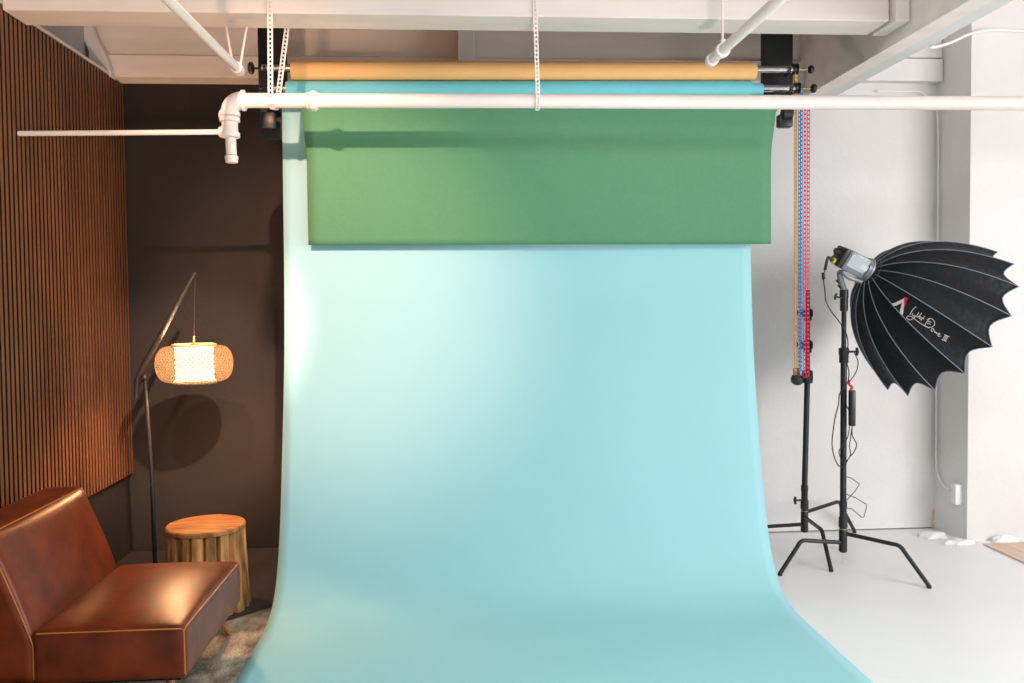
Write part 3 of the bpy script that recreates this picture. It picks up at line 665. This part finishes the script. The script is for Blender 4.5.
for i in range(n+1):
    a = -PI/2 + PI*i/n
    r = rt + (Rs-rt)*max(0, math.cos(a))**.62; z = (s_top+s_bot)/2 + hs*math.sin(a)*.97
    rows.append([V((sc_.x + r*math.cos(k*2*PI/seg), LY + r*math.sin(k*2*PI/seg), z)) for k in range(seg)])
vs = quadstrip(shade, rows, True)
lay = shade.loops.layers.uv.new('UVMap')
idx = {}
for i, r in enumerate(vs):
    for k, v in enumerate(r): idx[v] = (k/seg, i/n)
for f in shade.faces:
    us = [idx[l.vert][0] for l in f.loops]
    for l in f.loops:
        u, v = idx[l.vert]
        if max(us) - min(us) > .5 and u < .5: u += 1
        l[lay].uv = (u, v)
so = obj('lamp_shade', shade, M['weave'], lp)
for z, nm in ((s_top, 'top_ring'), (s_bot, 'bottom_ring')):
    b = nb(); tube(b, [V((sc_.x + rt*math.cos(a), LY + rt*math.sin(a), z)) for a in [i*2*PI/40 for i in range(41)]], .0075, 8, False); obj(nm, b, M['ring'], so)
b = nb(); lathe(b, V((sc_.x, LY, s_bot+.012)), V((0, 0, 1)), [(.104, 0), (.104, (s_top-s_bot)-.02)], 40, False, False); obj('diffuser', b, M['diffuser'], so)
bl = bpy.data.lights.new('lamp_bulb', 'POINT'); bl.energy = 28; bl.color = (1, .55, .27); bl.shadow_soft_size = .04
bo = bpy.data.objects.new('lamp_bulb', bl); C.objects.link(bo); bo.location = (sc_.x, LY, s_bot+.06)
b = nb(); tube(b, smooth_path([V((fx+.03, LY+.02, .02)), V((fx+.02, LY+.05, .02)), at(134, 500, Y=5.5), at(133.5, 430, Y=5.7)], 6), .003, 6)
b.free()
# ------------------------------------------------------------------ log side table
tx, ty = -1.364, 4.70; TR = .203; TZ = .455
st = thing('side_table', 'round side table of upright log staves with a smooth slab top', 'side table', (tx, ty, 0))
b = nb(); lathe(b, V((tx, ty, TZ-.028)), V((0, 0, 1)), [(TR*.96, 0), (TR+.004, .003), (TR+.006, .02), (TR, .028)], 48); obj('table_top', b, M['table_top'], st)
b = nb(); NV = 17
for i in range(NV):
    a0 = 2*PI*i/NV + .12; a1_ = 2*PI*(i+1)/NV + .12
    rnd = random.Random(i); top = TZ-.029 ; ro = TR*(.97+rnd.uniform(-.015, .03)); bot = .0
    rows = []
    for zz, kf in ((bot, 1.10), (bot+.1, 1.07), (top-.1, 1.0), (top, .985)):
        row = []
        for jj in range(7):
            s = jj/6; a = a0 + (a1_-a0)*(.02+.96*s); rr_ = ro*kf*(1 + .035*math.sin(s*PI) + .006*math.sin(zz*30+i)) - (.018 if jj in (0, 6) else 0)
            row.append(V((tx + rr_*math.cos(a), ty + rr_*math.sin(a), zz)))
        for jj in (6, 0):
            a = a0 + (a1_-a0)*jj/6; row.append(V((tx + ro*.8*math.cos(a), ty + ro*.8*math.sin(a), zz)))
        rows.append(row)
    q = quadstrip(b, rows, True); b.faces.new(q[0][::-1]); b.faces.new(q[-1])
obj('staves', b, M['bark'], st)
# ------------------------------------------------------------------ rug
b = nb(); e = V((.735, .678, 0)); f_ = V((.678, -.735, 0)); p0 = V((-2.03, 3.70, 0))
rows = []
for i in range(60):
    row = []
    for k in range(60):
        q = p0 + e*(1.75*i/59) + f_*(2.1*k/59); z = .006 + random.uniform(0, .005) if 0 < i < 59 and 0 < k < 59 else .001
        row.append(V((q.x + random.uniform(-.004, .004), q.y + random.uniform(-.004, .004), z)))
    rows.append(row)
quadstrip(b, rows); tag(obj('rug', b, M['rug']), 'mottled grey and beige low pile rug under the leather chair and backdrop', 'rug')
# ------------------------------------------------------------------ leather chair
ch = thing('lounge_chair', 'armless tan leather lounge chair with light piping and splayed wooden legs', 'chair', (-1.45, 3.7, 0))
X0, X1, Y0, Y1, ZB, ZS = -1.60, -1.045, 3.30, 4.15, .207, .41
def seatfn(q):
    u = (q.x-X0)/(X1-X0); v = (q.y-Y0)/(Y1-Y0)
    if q.z > (ZB+ZS)/2: q.z += .036*max(0, math.sin(max(0, min(1, u))*PI))**.6 * max(0, math.sin(max(0, min(1, v))*PI))**.6 * ((q.z-(ZB+ZS)/2)/((ZS-ZB)/2))
    return q
b = nb(); rbox(b, X0-.02, X1, Y0, Y1, ZB, ZS, .022, 22, seatfn); obj('seat', b, M['leather'], ch)
ZT = .795
def lean(q):
    t = max(0, (q.z-.36))/(ZT-.36); q.x -= .165*t**1.05; 
    if q.x > -1.75 - .1*t: q.x += .03*(max(0, math.sin(max(0, min(1, (q.y-Y0)/(Y1-Y0)))*PI))**.5)*(max(0, math.sin(max(0, min(1, t))*PI))**.6)
    v = (q.y-Y0)/(Y1-Y0); q.z -= 0
    return q
b = nb(); rbox(b, -1.79, -1.605, Y0, Y1, ZB, ZT, .034, 26, lean)
for v in b.verts:
    v.co.y += 0
obj('backrest', b, M['leather'], ch)
pr = .0028
def pipe_(pts, nm='piping', r=pr, par=None): b = nb(); tube(b, pts, r, 6); obj(nm, b, M['piping'], par or ch)
e = .006
b = nb()
tube(b, [V((X0+.0, Y0+e, ZS-e)), V((X1-.02, Y0+e, ZS-e+.001)), V((X1-.006, Y0+.008, ZS-.012)), V((X1-e, Y0+.03, ZS-e+.001)), V((X1-e, Y1-.03, ZS-e+.001))], pr, 6)
tube(b, [V((X1-.007, Y0+.007, ZS-.012)), V((X1-.0065, Y0+.0065, ZB+.02))], pr, 6)
tube(b, [V((X1-.0065, Y1-.0065, ZS-.012)), V((X1-.0065, Y1-.0065, ZB+.02))], pr, 6)
obj('piping', b, M['piping'], ch)
def bx(z): return lean(V((-1.605, Y0, z))).x
b = nb(); zs = [ZB+.02, .3, .36, .42, .5, .58, .66, .72, ZT-.03, ZT-.012]
def bp(x, y, z):
    t = max(0, (z-.36))/(ZT-.36); return V((x-.165*t**1.05, y, z - (.003 if z > ZT-.02 else 0)))
tube(b, [bp(-1.614, Y0+.0065, z) for z in zs] + [bp(-1.614, Y0+.02, ZT-.0065)] + [bp(-1.6105, Y0+.05+(Y1-Y0-.1)*i/8, ZT-.006) for i in range(9)] + [bp(-1.614, Y1-.015, ZT-.0075)] + [bp(-1.614, Y1-.0065, z) for z in zs[::-1]], pr, 6)
obj('piping', b, M['piping'], ch)
b = nb(); box(b, -1.76, X1-.03, Y0+.03, Y1-.03, ZB-.012, ZB+.01); obj('base_frame', b, M['dark_leather'], ch, False)
for (lx, ly, sx, sy) in ((-1.15, 3.42, .035, -.035), (-1.175, 4.09, .04, .17), (-1.68, 3.42, -.05, -.035), (-1.68, 4.05, -.05, .035)):
    b = nb(); tube(b, [V((lx, ly, ZB-.005)), V((lx+sx, ly+sy, .0115))], [.019, .011], 14); obj('leg', b, M['leg_wood'], ch)
